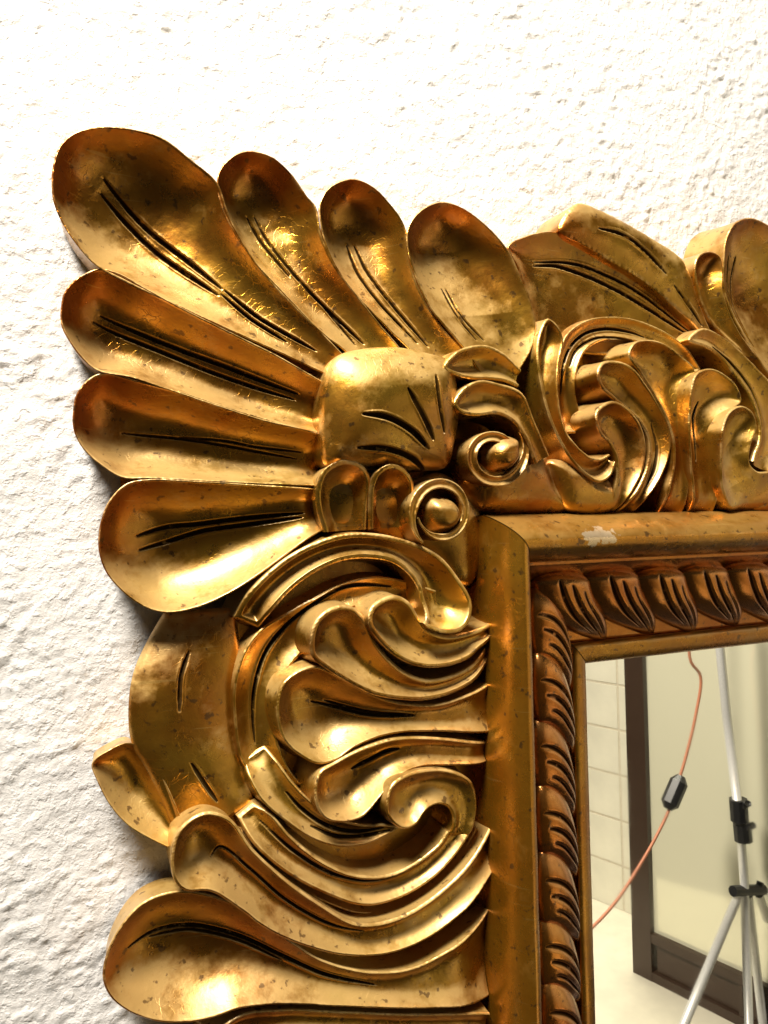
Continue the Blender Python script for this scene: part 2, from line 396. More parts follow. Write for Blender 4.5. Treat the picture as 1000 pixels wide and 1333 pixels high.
def wall():
    st = .0022
    x = np.arange(-.62, 1.25, st); z = np.arange(-.85, .85, st)
    X, Z = np.meshgrid(x, z, indexing='ij')
    # trowelled clumps: filtered noise, stretched along a slant, with flattened tops
    sp = np.fft.fft2(rng.standard_normal(X.shape)); sp2 = np.fft.fft2(rng.standard_normal(X.shape))
    kx = np.fft.fftfreq(len(x), st)[:, None]; kz = np.fft.fftfreq(len(z), st)[None, :]
    def band(sp, lo, hi, pw, an=0.0, stretch=1.0):
        a = kx*math.cos(an)+kz*math.sin(an); c = -kx*math.sin(an)+kz*math.cos(an)
        k = np.sqrt((a*stretch)**2+c**2)+1e-6
        f = np.real(np.fft.ifft2(sp*k**-pw*np.exp(-(k*lo)**2)*(1-np.exp(-(k*hi)**2))))
        return f/f.std()
    a = band(sp, .008, .045, 1.2, math.radians(22), 1.5); b2 = band(sp2, .005, .03, 1.0, math.radians(-12), 1.3)
    amt = .45+.55/(1+np.exp(-2*band(sp2, .06, .3, 1.5)))
    hgt = .72*amt*(.0011*np.tanh(1.3*np.maximum(a-.15, -.5))+.0009*np.maximum(b2-.5, 0)-.0007*np.maximum(-b2-1.1, 0))+.0010*band(sp, .08, .5, 1.5)
    V = np.stack([X, -hgt, Z], -1).reshape(-1, 3)
    I = np.arange(V.shape[0]).reshape(X.shape)
    F = np.stack([I[:-1, :-1], I[1:, :-1], I[1:, 1:], I[:-1, 1:]], -1).reshape(-1, 4)
    return tag(link('wall', V, F, stucco(), None, True), 'rough white stucco wall behind the gilded frame', kind='structure')
wall()

#=================================================================== THE MIRROR
mirror = empty('gilded_mirror', tuple(U(700, 1250, 0)))
tag(mirror, 'ornate carved gilt mirror frame with shell corner, scrolls and dark copper inner moulding', 'mirror')
IM = mirror.location.copy()
def under(o): o.location = o.location-IM; return o   # children keep their places
_link = link
def link(name, verts, faces, mat, parent=None, smooth=True, attrs=None):
    if parent is mirror: verts = np.asarray(verts, dtype=np.float32).reshape(-1, 3)-np.array(IM, dtype=np.float32)
    elif parent is not None and parent.parent is mirror: verts = np.asarray(verts, dtype=np.float32).reshape(-1, 3)-np.array(IM, dtype=np.float32)
    return _link(name, verts, faces, mat, parent, smooth, attrs)

# ---- corner palmette: a board that carries eight petals and the heart
corner = slab(mirror, 'corner_shell', px((150, 250), (260, 260), (400, 300), (520, 330), (600, 360), (640, 430), (600, 480), (640, 560), (640, 660), (560, 690), (420, 690), (300, 730), (200, 740), (170, 700), (150, 560), (130, 480), (150, 420)), 10, 3, GOLD)
PET = dict(rw=1.4, p=2.6, res=1.0, base=6, inset=7, rnd=1.6, tip_red=.95)
piece(corner, 'petal', z1((70, 122), (50, 175), (43, 230), (48, 300), (75, 370), (120, 440), (185, 512), (300, 575), (450, 645), (600, 715), (800, 805), (930, 866), (1030, 915)),
      z1((70, 122), (115, 82), (190, 62), (300, 68), (400, 95), (500, 170), (580, 240), (625, 360), (700, 490), (800, 600), (900, 705), (975, 785), (1090, 900)),
      (54, 62), (38, 38, 26, 6), grooves=[(z1((205, 245), (300, 350), (420, 470), (588, 606)), 2.6, 6), (z1((215, 200), (350, 350), (480, 470), (600, 585)), 2.6, 6),
      (z1((600, 605), (690, 690), (800, 770)), 1.8, 4), (z1((610, 592), (720, 690), (890, 800)), 2.0, 5)], **PET)
piece(corner, 'petal', z2((110, 58), (58, 85), (30, 130), (38, 210), (80, 300), (150, 400), (240, 500), (330, 585), (400, 640), (470, 710)),
      z2((110, 58), (180, 70), (240, 120), (290, 190), (315, 220), (330, 300), (370, 390), (430, 470), (500, 560), (560, 630), (600, 690)),
      (54, 63), (38, 32, 20, 6), grooves=[(z2((130, 225), (180, 320), (245, 415)), 1.9, 4.5), (z2((152, 222), (200, 320), (262, 412), (340, 510), (420, 625)), 1.9, 4.5), (z2((290, 455), (360, 530), (445, 622)), 2.0, 5)], **PET)
piece(corner, 'petal', z2((420, 138), (355, 162), (326, 210), (330, 280), (350, 350), (400, 440), (470, 520), (540, 590), (590, 640), (620, 700)),
      z2((420, 138), (480, 160), (530, 210), (570, 270), (582, 330), (600, 420), (640, 510), (690, 580), (740, 635), (760, 700)),
      (56, 63), (38, 32, 20, 6), grooves=[(z2((425, 310), (450, 400), (500, 490), (560, 570), (600, 620)), 2.0, 5), (z2((447, 310), (480, 400), (540, 500), (630, 630)), 2.0, 5)], **PET)
piece(corner, 'petal', z2((680, 205), (615, 232), (580, 285), (583, 360), (610, 440), (650, 520), (700, 580), (750, 640), (790, 700)),
      z2((680, 205), (760, 235), (830, 295), (880, 360), (910, 430), (940, 510), (952, 580), (935, 640), (900, 700)),
      (58, 68), (42, 34, 14, 5), grooves=[(z2((690, 450), (720, 540), (768, 612)), 1.6, 2.5), (z2((702, 450), (735, 540), (790, 612)), 1.6, 2.5)], **PET)
piece(corner, 'petal', z4((48, 200), (60, 150), (100, 105), (170, 74), (230, 85), (330, 140), (450, 205), (600, 280), (760, 360), (900, 440), (1010, 500, 44)),
      z4((48, 200), (50, 260), (75, 310), (120, 370), (170, 408), (280, 430), (400, 470), (550, 520), (700, 568), (890, 612), (1010, 640, 40)),
      (52, 66), (36, 37, 34, 24), grooves=[(z4((155, 228), (250, 275), (400, 340), (550, 405), (810, 502)), 2.3, 5.5), (z4((180, 208), (300, 265), (450, 330), (600, 390), (820, 485)), 2.3, 5.5)], **PET)
piece(corner, 'petal', z4((88, 530), (100, 480), (140, 432), (190, 412), (300, 438), (450, 478), (600, 528), (750, 572), (900, 612), (1010, 645, 38)),
      z4((88, 530), (90, 600), (120, 660), (180, 715), (250, 755), (340, 758), (500, 766), (700, 776), (870, 782), (940, 785, 38)),
      (52, 66), (36, 38, 36, 26), grooves=[(z4((250, 600), (450, 622), (600, 648), (820, 695)), 1.6, 3.0), (z4((440, 615), (600, 632), (680, 650), (830, 672)), 1.4, 2.5)], **PET)
piece(corner, 'petal', z4((170, 950), (180, 890), (205, 830), (260, 775), (330, 760), (500, 766), (700, 778), (860, 788), (930, 795, 36)),
      z4((170, 950), (175, 1010), (200, 1070), (260, 1135), (330, 1180), (400, 1195), (500, 1175), (600, 1130), (680, 1080), (770, 1015), (860, 950), (930, 915, 44)),
      (54, 66), (38, 40, 36, 18), grooves=[(z4((300, 945), (400, 915), (500, 905), (650, 886), (830, 870)), 2.3, 5.5), (z4((310, 992), (400, 965), (520, 928), (650, 908), (825, 884)), 2.3, 5.5)], **PET)
mound(corner, 'heart_boss', z5((95, 475), (74, 380), (74, 260), (90, 160), (125, 95), (230, 62), (350, 58), (450, 78), (530, 108), (555, 200), (560, 300), (545, 400), (520, 480), (400, 490), (240, 480)),
      72, 27, 4, grooves=[(z5((212, 298), (290, 310), (380, 355), (452, 415)), 3.0, 6), (z5((365, 208), (410, 290), (465, 388)), 2.8, 6), (z5((472, 162), (480, 260), (505, 362)), 2.6, 6), (z5((205, 412), (300, 415), (400, 445), (468, 488)), 2.6, 5)], rings=110, n=420, p=1.7, rad=52)

def volute(parent, c, r0, r1, a0, turns, w0, w1, h0, h1, depth=5, name='volute', sgn=1, sq=1.0, lead=None):
    n = 26; Lq, Rq = [], []
    for i in range(n):
        f = i/(n-1); a = math.radians(a0)+sgn*turns*2*math.pi*f; r = r0*(r1/r0)**f; w = (w0+(w1-w0)*f)*min(1, .22+f*4.5)*min(1, .15+(1-f)*5)
        hh = h0+(h1-h0)*f
        Lq.append((c[0]+r*math.cos(a), c[1]-r*sq*math.sin(a), hh)); Rq.append((c[0]+(r-w)*math.cos(a), c[1]-(r-w)*sq*math.sin(a), hh))
    if lead:
        Lq = [q for q in lead[0]]+Lq; Rq = [q for q in lead[1]]+Rq
    return piece(parent, name, Lq, Rq, (h0, h1), depth, 1.2, res=.9, base=30, rnd=2.6, closed='open', rtip=3, inset=0)
def knob(parent, c, rx, ry, h, swell, name='volute_eye', tail=0.0, th=0.0):
    pts = []
    for a in np.linspace(0, 2*math.pi, 28, endpoint=False):
        da = (a-math.radians(th)+math.pi) % (2*math.pi)-math.pi
        k = 1+tail*math.exp(-(max(da*.6, -da*1.9)/.42)**2)
        pts.append((c[0]+rx*k*math.cos(a), c[1]-ry*k*math.sin(a)))
    return mound(parent, name, pts, h, swell, 1.0, rings=30, n=120, base=25)

# ---- lower left volute with two little arches
mound(corner, 'scroll_body', z5((90, 520), (250, 490), (400, 520), (500, 500), (590, 560), (640, 640), (640, 800), (600, 900), (520, 880), (430, 790), (250, 720), (80, 710)), 48, 12, 4, rings=30)
piece(corner, 'shell_arch', z5((130, 462), (80, 500), (60, 560), (62, 630), (85, 710)), z5((130, 462), (190, 455), (240, 490), (255, 540), (245, 620), (240, 700)), (84, 66), (20, 22, 12), rw=5.5, rtip=22, res=.9, base=30, rnd=4)
piece(corner, 'shell_arch', z5((320, 470), (270, 500), (250, 550), (245, 620), (245, 700)), z5((320, 470), (370, 485), (403, 530), (405, 600), (400, 690)), (86, 68), (18, 20, 12), rw=5.0, rtip=18, res=.9, base=30, rnd=4)
volute(corner, z5((503, 640))[0], 45, 31, 235, -1.12, 14, 7, 84, 86, 2, sgn=1, sq=1.12)
knob(corner, z5((488, 652))[0], 24, 25, 68, 24, tail=.28, th=125)
# ---- upper right volute and its two curled ends
mound(corner, 'scroll_body', z5((560, 520), (620, 420), (760, 400), (850, 420), (900, 540), (945, 632), (800, 650), (660, 645), (590, 590)), 56, 20, 4, rings=34)
piece(corner, 'curled_leaf', z5((510, 130), (545, 80), (600, 55), (660, 52), (720, 80), (780, 135)), z5((510, 130), (560, 160), (610, 172), (660, 172), (720, 180), (770, 200)), (88, 74), (14, 15, 9), rw=3.5, rtip=14, res=.9, base=40, rnd=2.5, inset=-2)
piece(corner, 'curled_leaf', z5((545, 260), (575, 205), (635, 175), (700, 185), (785, 220), (830, 320), (880, 440)), z5((545, 260), (570, 290), (620, 300), (690, 295), (750, 320), (800, 390), (830, 470)), (88, 84), (12, 13, 8, 6), rw=3.5, rtip=14, res=.9, base=40, rnd=2.5, inset=-2)
volute(corner, z5((688, 440))[0], 49, 27, 50, 1.2, 14, 13, 82, 92, 4, sgn=-1)
knob(corner, z5((698, 440))[0], 21, 23, 74, 24, tail=.28, th=40)

# ---- side scroll: down the left of the moulding
side = slab(mirror, 'side_scroll', px((330, 790), (420, 720), (520, 700), (600, 760), (660, 800), (665, 1000), (668, 1400), (420, 1420), (390, 1340), (350, 1190), (280, 1060), (250, 960), (270, 850)), 32, 3, GOLD)
BND = dict(res=1.0, base=22, rnd=2.6, inset=-6)
# back leaf and its small tip at the outer edge
piece(side, 'back_leaf', z7((190, 30, 30), (150, 100, 34), (116, 180, 38), (105, 260, 40), (112, 340, 40), (150, 410, 38), (185, 480, 36), (215, 560, 34)),
      z7((360, 20), (370, 120), (365, 230), (365, 330), (385, 420), (400, 480), (350, 520), (300, 560)), (40, 40), (-4, -8, -8, -4), rw=1, grooves=[(z7((245, 120), (225, 180), (220, 260)), 2.2, 3.5), (z7((248, 380), (280, 430), (312, 475)), 2.0, 3.5)], res=1.1, base=6, inset=4, rnd=6, closed=True, tip_red=.6)
piece(side, 'back_leaf', z7((18, 388), (60, 356), (108, 340), (155, 372), (195, 440), (235, 530)), z7((18, 388), (32, 435), (62, 490), (105, 537), (160, 570), (225, 600)), (36, 42), (16, 22, 16), rw=1, rtip=18, res=1.1, base=4, inset=3, rnd=1.2, tip_red=.8)
# inner C band
piece(side, 'scroll_band', z6((760, 260), (650, 225), (540, 212), (430, 238), (330, 290), (240, 340), (150, 400), (95, 480), (65, 590), (66, 700), (85, 830), (120, 900)),
      z6((760, 330), (650, 330), (560, 320), (470, 320), (400, 360), (330, 440), (260, 520), (215, 600), (200, 700), (225, 800), (260, 880), (300, 930)), (62, 48), 9, rw=2.2, closed=2,
      grooves=[(z6((600, 245), (500, 238), (430, 248), (340, 300), (250, 375), (180, 470), (145, 580), (137, 690), (145, 790)), 2.2, 5)], **BND)
piece(side, 'scroll_band', z6((95, 840, 44), (120, 910, 58), (160, 980), (240, 1050), (330, 1110), (430, 1140), (520, 1130), (610, 1090)),
      z6((170, 790, 44), (220, 850, 58), (270, 920), (340, 990), (420, 1040), (500, 1060), (580, 1060), (640, 1070)), (64, 62), (8, 9, 9, 5), rw=2.2, closed=2,
      grooves=[(z6((245, 950), (300, 1010), (380, 1065), (470, 1088), (580, 1070)), 2.0, 4.5), (z6((330, 1070), (420, 1105), (520, 1098), (600, 1078)), 1.6, 3)], **BND)
# outer crest band curling over at the right
piece(side, 'crest_scroll', z6((65, 352, 54), (120, 262), (220, 165), (330, 100), (450, 65), (560, 65), (680, 95), (770, 140), (842, 225), (882, 300), (876, 360), (845, 398), (790, 408), (730, 390)),
      z6((150, 388, 54), (195, 335), (260, 262), (350, 195), (440, 158), (530, 150), (610, 165), (660, 200), (695, 250), (705, 290), (715, 318), (722, 340), (722, 360), (716, 372)), (62, 92), (16, 20, 22, 26), rw=5, closed=True, p=2.4, **BND)
# five fingers
FIN = dict(res=.95, base=26, rnd=3.6, p=2.3, inset=-7, drop=12, tip_red=.4)
piece(side, 'acanthus_finger', z6((528, 370), (535, 320), (570, 290), (620, 276), (668, 300), (700, 350), (735, 392), (790, 412), (850, 405), (972, 368)),
      z6((528, 370), (545, 410), (600, 470), (660, 508), (720, 524), (800, 520), (860, 500), (890, 480), (910, 460), (972, 420)), (92, 74), (22, 24, 16, 10), rw=5, rtip=20, **FIN)
piece(side, 'acanthus_finger', z6((328, 440), (345, 365), (400, 318), (465, 312), (515, 352), (560, 445), (640, 528), (720, 562), (800, 552), (870, 520), (955, 450)),
      z6((328, 440), (335, 490), (380, 528), (450, 572), (550, 620), (680, 638), (740, 634), (800, 620), (880, 580), (958, 505)), (86, 72), (22, 22, 14, 9), rw=5, rtip=22, **FIN)
piece(side, 'acanthus_finger', z6((212, 660), (235, 575), (300, 528), (355, 518), (420, 545), (500, 592), (600, 635), (700, 650), (780, 645), (870, 615), (978, 570)),
      z6((212, 660), (235, 770), (300, 832), (360, 857), (420, 842), (480, 800), (560, 765), (650, 748), (750, 745), (840, 748), (978, 756)), (78, 70), (30, 28, 14, 6), rw=2.5, rtip=42,
      grooves=[(z6((345, 650), (430, 668), (520, 686), (680, 688)), 1.8, 4), (z6((390, 645), (480, 668), (560, 680), (680, 684)), 1.6, 3.5)], **FIN)
piece(side, 'acanthus_finger', z6((343, 970), (358, 885), (410, 850), (500, 803), (600, 770), (700, 762), (800, 768), (950, 786)),
      z6((343, 970), (375, 1040), (440, 1057), (510, 1036), (570, 970), (625, 905), (700, 868), (800, 862), (950, 862)), (80, 70), (24, 24, 14, 8), rw=2.5, rtip=28,
      grooves=[(z6((485, 885), (540, 850), (600, 815), (640, 805)), 2.2, 4)], **FIN)
piece(side, 'acanthus_finger', z6((588, 1010), (605, 930), (660, 890), (740, 872), (820, 880), (880, 915), (900, 1000), (885, 1080), (850, 1150)),
      z6((588, 1010), (608, 1055), (650, 1080), (690, 1065), (725, 1015), (765, 995), (800, 1005), (818, 1050), (800, 1130)), (86, 66), (14, 14, 8, 6), rw=3, rtip=16, **FIN)
# lower bands and leaves
piece(side, 'scroll_band', z7((362, 515, 46), (400, 580, 58), (480, 650), (580, 702), (660, 726), (740, 712), (830, 660), (885, 600), (912, 560)),
      z7((400, 482, 46), (440, 505, 58), (490, 562), (560, 618), (640, 652), (720, 652), (790, 620), (840, 580), (860, 550)), (60, 66), (9, 10, 10, 7), rw=3, closed=True,
      grooves=[(z7((420, 530), (500, 600), (600, 655), (700, 665), (800, 615)), 2.0, 4)], **BND)
piece(side, 'scroll_band', z7((372, 560), (410, 640), (480, 700), (560, 745), (650, 778), (740, 765), (830, 712), (900, 640), (945, 560)),
      z7((372, 545), (420, 612), (490, 670), (580, 718), (660, 742), (740, 728), (830, 676), (890, 610), (930, 540)), (44, 50), 5, rw=1.5, **BND)
piece(side, 'long_leaf', z7((205, 610), (225, 545), (285, 505), (345, 520), (400, 592), (480, 665), (560, 722), (650, 768), (740, 755), (830, 705), (900, 640), (980, 545)),
      z7((205, 610), (212, 665), (240, 692), (300, 695), (370, 738), (430, 782), (520, 822), (620, 846), (720, 842), (820, 802), (900, 742), (985, 655)), (68, 72), (27, 25, 16, 10), rw=3, rtip=26,
      grooves=[(z7((305, 628), (330, 600), (400, 650), (480, 718), (580, 770), (660, 785)), 1.6, 3)], **{**FIN, 'inset': 2})
piece(side, 'long_leaf', z7((43, 890), (70, 800), (130, 725), (210, 692), (300, 700), (400, 742), (480, 802), (560, 852), (680, 882), (780, 872), (880, 822), (985, 755)),
      z7((43, 890), (60, 940), (110, 980), (180, 1002), (250, 1003), (310, 990), (370, 970), (460, 960), (600, 965), (750, 970), (900, 968), (985, 968)), (50, 74), (30, 32, 20, 10), rw=2.0, rtip=60,
      grooves=[(z7((105, 850), (170, 815), (260, 798), (370, 812), (480, 850), (560, 880), (680, 900)), 2.2, 4.5), (z7((160, 828), (260, 810), (370, 824), (470, 858)), 1.6, 3)], res=1.1, base=15, rnd=2, p=2.2, inset=5, drop=22, tip_red=.7)
piece(side, 'scroll_band', z7((290, 1040), (370, 985), (460, 972), (600, 976), (750, 982), (960, 980)), z7((290, 1060), (380, 1050), (460, 1040), (600, 1040), (750, 1050), (960, 1060)), (56, 66), 8, rw=2, **BND)
mound(side, 'long_leaf', z7((130, 1150), (220, 1080), (400, 1060), (700, 1060), (940, 1080), (940, 1300), (600, 1320), (200, 1300)), 50, 10, 3)

# ---- top scroll: along the top of the moulding
top = slab(mirror, 'top_scroll', px((690, 340), (760, 310), (860, 350), (950, 330), (1060, 330), (1200, 420), (1230, 690), (1000, 695), (720, 690), (690, 560), (690, 450)), 30, 3, GOLD)
piece(top, 'back_leaf', z3((60, 225), (120, 187), (210, 168), (300, 182), (410, 235), (535, 305), (640, 375), (725, 450), (780, 520)),
      z3((60, 225), (95, 300), (130, 400), (170, 520), (300, 600), (450, 620), (560, 620), (660, 600), (740, 570)), (50, 54), (12, 12, 8, 5), rw=1.5, rtip=38, p=3,
      grooves=[(z3((158, 290), (250, 290), (350, 325), (450, 375), (560, 445), (710, 552)), 2.6, 5.5), (z3((160, 276), (300, 280), (430, 330), (540, 395), (620, 460), (715, 545)), 2.0, 5)], res=1.1, base=6, inset=5, rnd=3, tip_red=.8)
piece(top, 'back_leaf', z3((245, 165), (268, 105), (318, 66), (400, 95), (500, 145), (600, 205), (690, 268), (722, 330), (750, 420), (790, 520)),
      z3((245, 165), (275, 190), (312, 207), (420, 268), (540, 340), (600, 385), (650, 430), (700, 475), (745, 520), (770, 560)), (56, 62), (-5, -6, -3, 0), rw=2, rtip=12,
      grooves=[(z3((375, 165), (460, 190), (540, 245), (622, 330)), 2.4, 5), (z3((648, 368), (700, 440), (748, 515)), 2.2, 5)], res=1.1, base=6, inset=-1, rnd=3, tip_red=.8)
piece(top, 'petal', z3((785, 240), (745, 262), (735, 310), (745, 370), (762, 430), (790, 490), (830, 540), (900, 600)), z3((785, 240), (825, 255), (840, 300), (840, 380), (858, 450), (890, 520), (930, 580), (980, 640)), (64, 66), (16, 15, 9), rw=2.5, rtip=15, res=1.0, base=6, inset=-6, rnd=2, tip_red=.9)
piece(top, 'petal', z3((935, 120), (880, 140), (850, 195), (840, 280), (842, 380), (870, 470), (930, 580), (1000, 680), (1060, 760)), z3((935, 120), (1010, 150), (1090, 230), (1130, 340), (1140, 450), (1150, 560), (1170, 660), (1180, 760)), (66, 66), (28, 28, 20), rw=2, rtip=45, p=2.2,
      grooves=[(z3((872, 250), (868, 340), (882, 440), (912, 515), (955, 590)), 2.2, 5), (z3((906, 250), (892, 350), (902, 450), (940, 550)), 2.0, 4.5)], res=1.1, base=6, inset=-6, rnd=2, tip_red=.9)
# arching inner band
piece(top, 'scroll_band', z3((260, 900), (242, 800), (240, 700), (245, 610), (275, 540), (340, 492), (430, 477), (530, 490), (630, 532), (705, 585), (760, 670)),
      z3((340, 900), (320, 820), (305, 740), (315, 660), (345, 600), (400, 565), (460, 560), (530, 570), (600, 600), (660, 640), (720, 700)), (58, 60), (6, 7, 6), rw=2, closed=2,
      grooves=[(z3((255, 760), (262, 670), (290, 590), (340, 540), (420, 520), (500, 532), (560, 552)), 2.0, 4.5), (z3((285, 660), (310, 600), (370, 560), (440, 556), (510, 570)), 1.6, 3.5)], **BND)
# standing C scroll at the left
piece(top, 'crest_scroll', z3((205, 484), (172, 545), (165, 630), (178, 720), (202, 820), (236, 905), (288, 995), (340, 1050), (392, 1078), (432, 1055), (450, 1010)),
      z3((205, 484), (240, 510), (262, 560), (248, 650), (243, 730), (252, 820), (272, 890), (312, 945), (360, 985), (395, 990), (425, 975)), (72, 86), (12, 16, 20, 14), rw=3, rtip=14, res=.95, base=20, rnd=2.2, inset=-9)
mound(top, 'scroll_body', z3((205, 1000), (300, 1010), (400, 1070), (455, 1040), (470, 1100), (440, 1175), (270, 1175), (230, 1100)), 66, 12, 3, rings=30)
# fingers
piece(top, 'acanthus_finger', z3((383, 860), (385, 815), (440, 782), (500, 812), (545, 875), (562, 950), (550, 1035), (515, 1105), (470, 1185)), z3((383, 860), (395, 900), (430, 940), (452, 990), (455, 1050), (445, 1110), (440, 1140), (432, 1160), (425, 1185)), (94, 72), (22, 22, 14, 8), rw=3.6, rtip=16, **FIN)
piece(top, 'acanthus_finger', z3((385, 690), (400, 645), (450, 636), (512, 660), (562, 722), (612, 802), (648, 880), (650, 960), (622, 1050), (572, 1135), (545, 1185)), z3((385, 690), (400, 735), (440, 775), (490, 815), (540, 862), (572, 930), (568, 1010), (540, 1080), (505, 1140), (490, 1165), (475, 1185)), (92, 72), (22, 22, 14, 8), rw=3.6, rtip=16,
      grooves=[(z3((590, 860), (610, 940), (600, 1020), (570, 1090)), 1.6, 3)], **FIN)
piece(top, 'acanthus_finger', z3((498, 615), (520, 570), (580, 561), (640, 580), (692, 622), (738, 668), (726, 730), (716, 800), (714, 900), (716, 1000), (722, 1185)), z3((498, 615), (540, 680), (590, 760), (635, 845), (660, 930), (662, 1000), (655, 1050), (645, 1090), (640, 1120), (635, 1150), (630, 1185)), (88, 74), (26, 22, 12, 8), rw=2.2, rtip=32,
      grooves=[(z3((680, 840), (690, 900), (690, 970)), 2.4, 5)], **FIN)
piece(top, 'acanthus_finger', z3((730, 725), (745, 682), (795, 665), (850, 688), (890, 728), (905, 785), (862, 822), (838, 872), (832, 960), (828, 1050), (832, 1185)), z3((730, 725), (720, 790), (716, 860), (718, 930), (722, 990), (725, 1040), (730, 1080), (732, 1120), (734, 1150), (736, 1170), (738, 1185)), (92, 74), (26, 24, 14, 8), rw=2.2, rtip=26,
      grooves=[(z3((765, 780), (745, 840), (742, 920), (745, 1000)), 1.8, 4)], **FIN)
piece(top, 'acanthus_finger', z3((840, 880), (862, 822), (908, 800), (950, 828), (962, 880), (942, 940), (934, 1000), (962, 1036), (1040, 1042), (1060, 1100), (1000, 1185)), z3((840, 880), (833, 940), (831, 1000), (832, 1050), (835, 1090), (842, 1120), (848, 1140), (854, 1155), (860, 1168), (870, 1178), (880, 1185)), (94, 74), (24, 22, 10, 6), rw=2.2, rtip=18, **FIN)
# long band falling to the right, curling in at its foot
piece(top, 'scroll_band', z3((715, 562), (760, 520), (830, 545), (900, 600), (960, 660), (1020, 725), (1080, 800), (1110, 900), (1090, 1000), (1040, 1044)),
      z3((715, 562), (780, 592), (830, 630), (880, 690), (930, 760), (955, 820), (970, 880), (968, 930), (955, 965), (945, 1000)), (72, 82), (4, 7, 9, 14), rw=3.6, rtip=16,
      grooves=[(z3((800, 588), (880, 660), (940, 740), (972, 820), (982, 880)), 2.4, 5)], **BND)
mound(top, 'scroll_body', z3((930, 1175), (970, 1110), (1040, 1070), (1200, 1060), (1500, 1100), (1500, 1190), (1200, 1190)), 60, 14, 3, rings=30)

# ---- inner moulding: bar, copper gadroons, lip
H_IN, H_LIP, H_OUT = 86.0, 16.0, 62.0
xo, zo = U(634, 900, H_OUT)[0], U(760, 668, H_OUT)[2]
xi, zi = U(697, 1000, H_IN)[0], U(800, 727, H_IN)[2]
q = U(760, 863, H_LIP); xl, zl = q[0], q[2]
XE, ZE = U(1330, 700, 60)[0], U(700, 1560, 60)[2]
def run(name, prof, mat, parent, endx=None, endz=None, wear=None):
    """a mitred moulding, top run and side run: prof lists (offset x from corner, offset z, height) from outside to inside"""
    res = []
    prof = np.array(prof); n = len(prof)
    for side_ in (0, 1):
        m = 90; V = np.zeros((m, n, 3))
        for i in range(m):
            f = (i/(m-1))
            for j in range(n):
                X0, Z0, hh = prof[j]
                if side_ == 0: V[i, j] = (X0+.0007+(XE-X0)*f, -hh/1000, Z0)
                else: V[i, j] = (X0, -hh/1000, Z0-.0007+(ZE-Z0)*f)
        V[..., 1] += .0007*wob(V[..., 0]*.8, V[..., 2]*.8)
        # closed back
        I = np.arange(m*n).reshape(m, n)
        F = np.stack([I[:-1, :-1], I[1:, :-1], I[1:, 1:], I[:-1, 1:]], -1).reshape(-1, 4)
        Vf = V.reshape(-1, 3)
        B = V[:, [0, -1]].copy(); B[..., 1] = -.004
        K = m*n+np.arange(m*2).reshape(m, 2)
        F = np.vstack([F, np.stack([I[:-1, 0], K[:-1, 0], K[1:, 0], I[1:, 0]], -1), np.stack([I[:-1, -1], I[1:, -1], K[1:, 1], K[:-1, 1]], -1)])
        res.append(link(name, np.vstack([Vf, B.reshape(-1, 3)]), F, mat, parent, True))
    return res
prof = []
for a in np.linspace(0, 1, 30):
    hh = (H_OUT+(H_IN-8-H_OUT)*a) + 33*math.sin(math.pi*min(1, a*1.0))**.75
    prof.append((xo+(xi-xo)*a, zo+(zi-zo)*a, hh))
prof = [(xo+.0005, zo-.0005, 30)]+prof+[(xi+.0002, zi-.0002, 60)]
run('moulding_bar', prof, BAR, mirror)
# the cove behind the gadroons, then the flat lip
wl_, wt_ = xl-xi, zi-zl
LIPF = .80
def at_w(v):  return xi+wl_*v, zi-wt_*v
cove = []
for a in np.linspace(0, 1, 20):
    v = .0+LIPF*a; hh = 72*(1-a)+20*a - 9*math.sin(math.pi*a)
    cove.append((*at_w(v), hh))
cv = run('inner_moulding', cove, ROPE, mirror)
lip_w = LIPF
lip = [(*at_w(LIPF-.01), 14), (*at_w(LIPF), 24), (*at_w(LIPF+.03), 27), (*at_w(.9), 26), (*at_w(.97), 23), (*at_w(1.0), 19), (*at_w(1.0), 14)]
run('lip', lip, BAR, mirror)

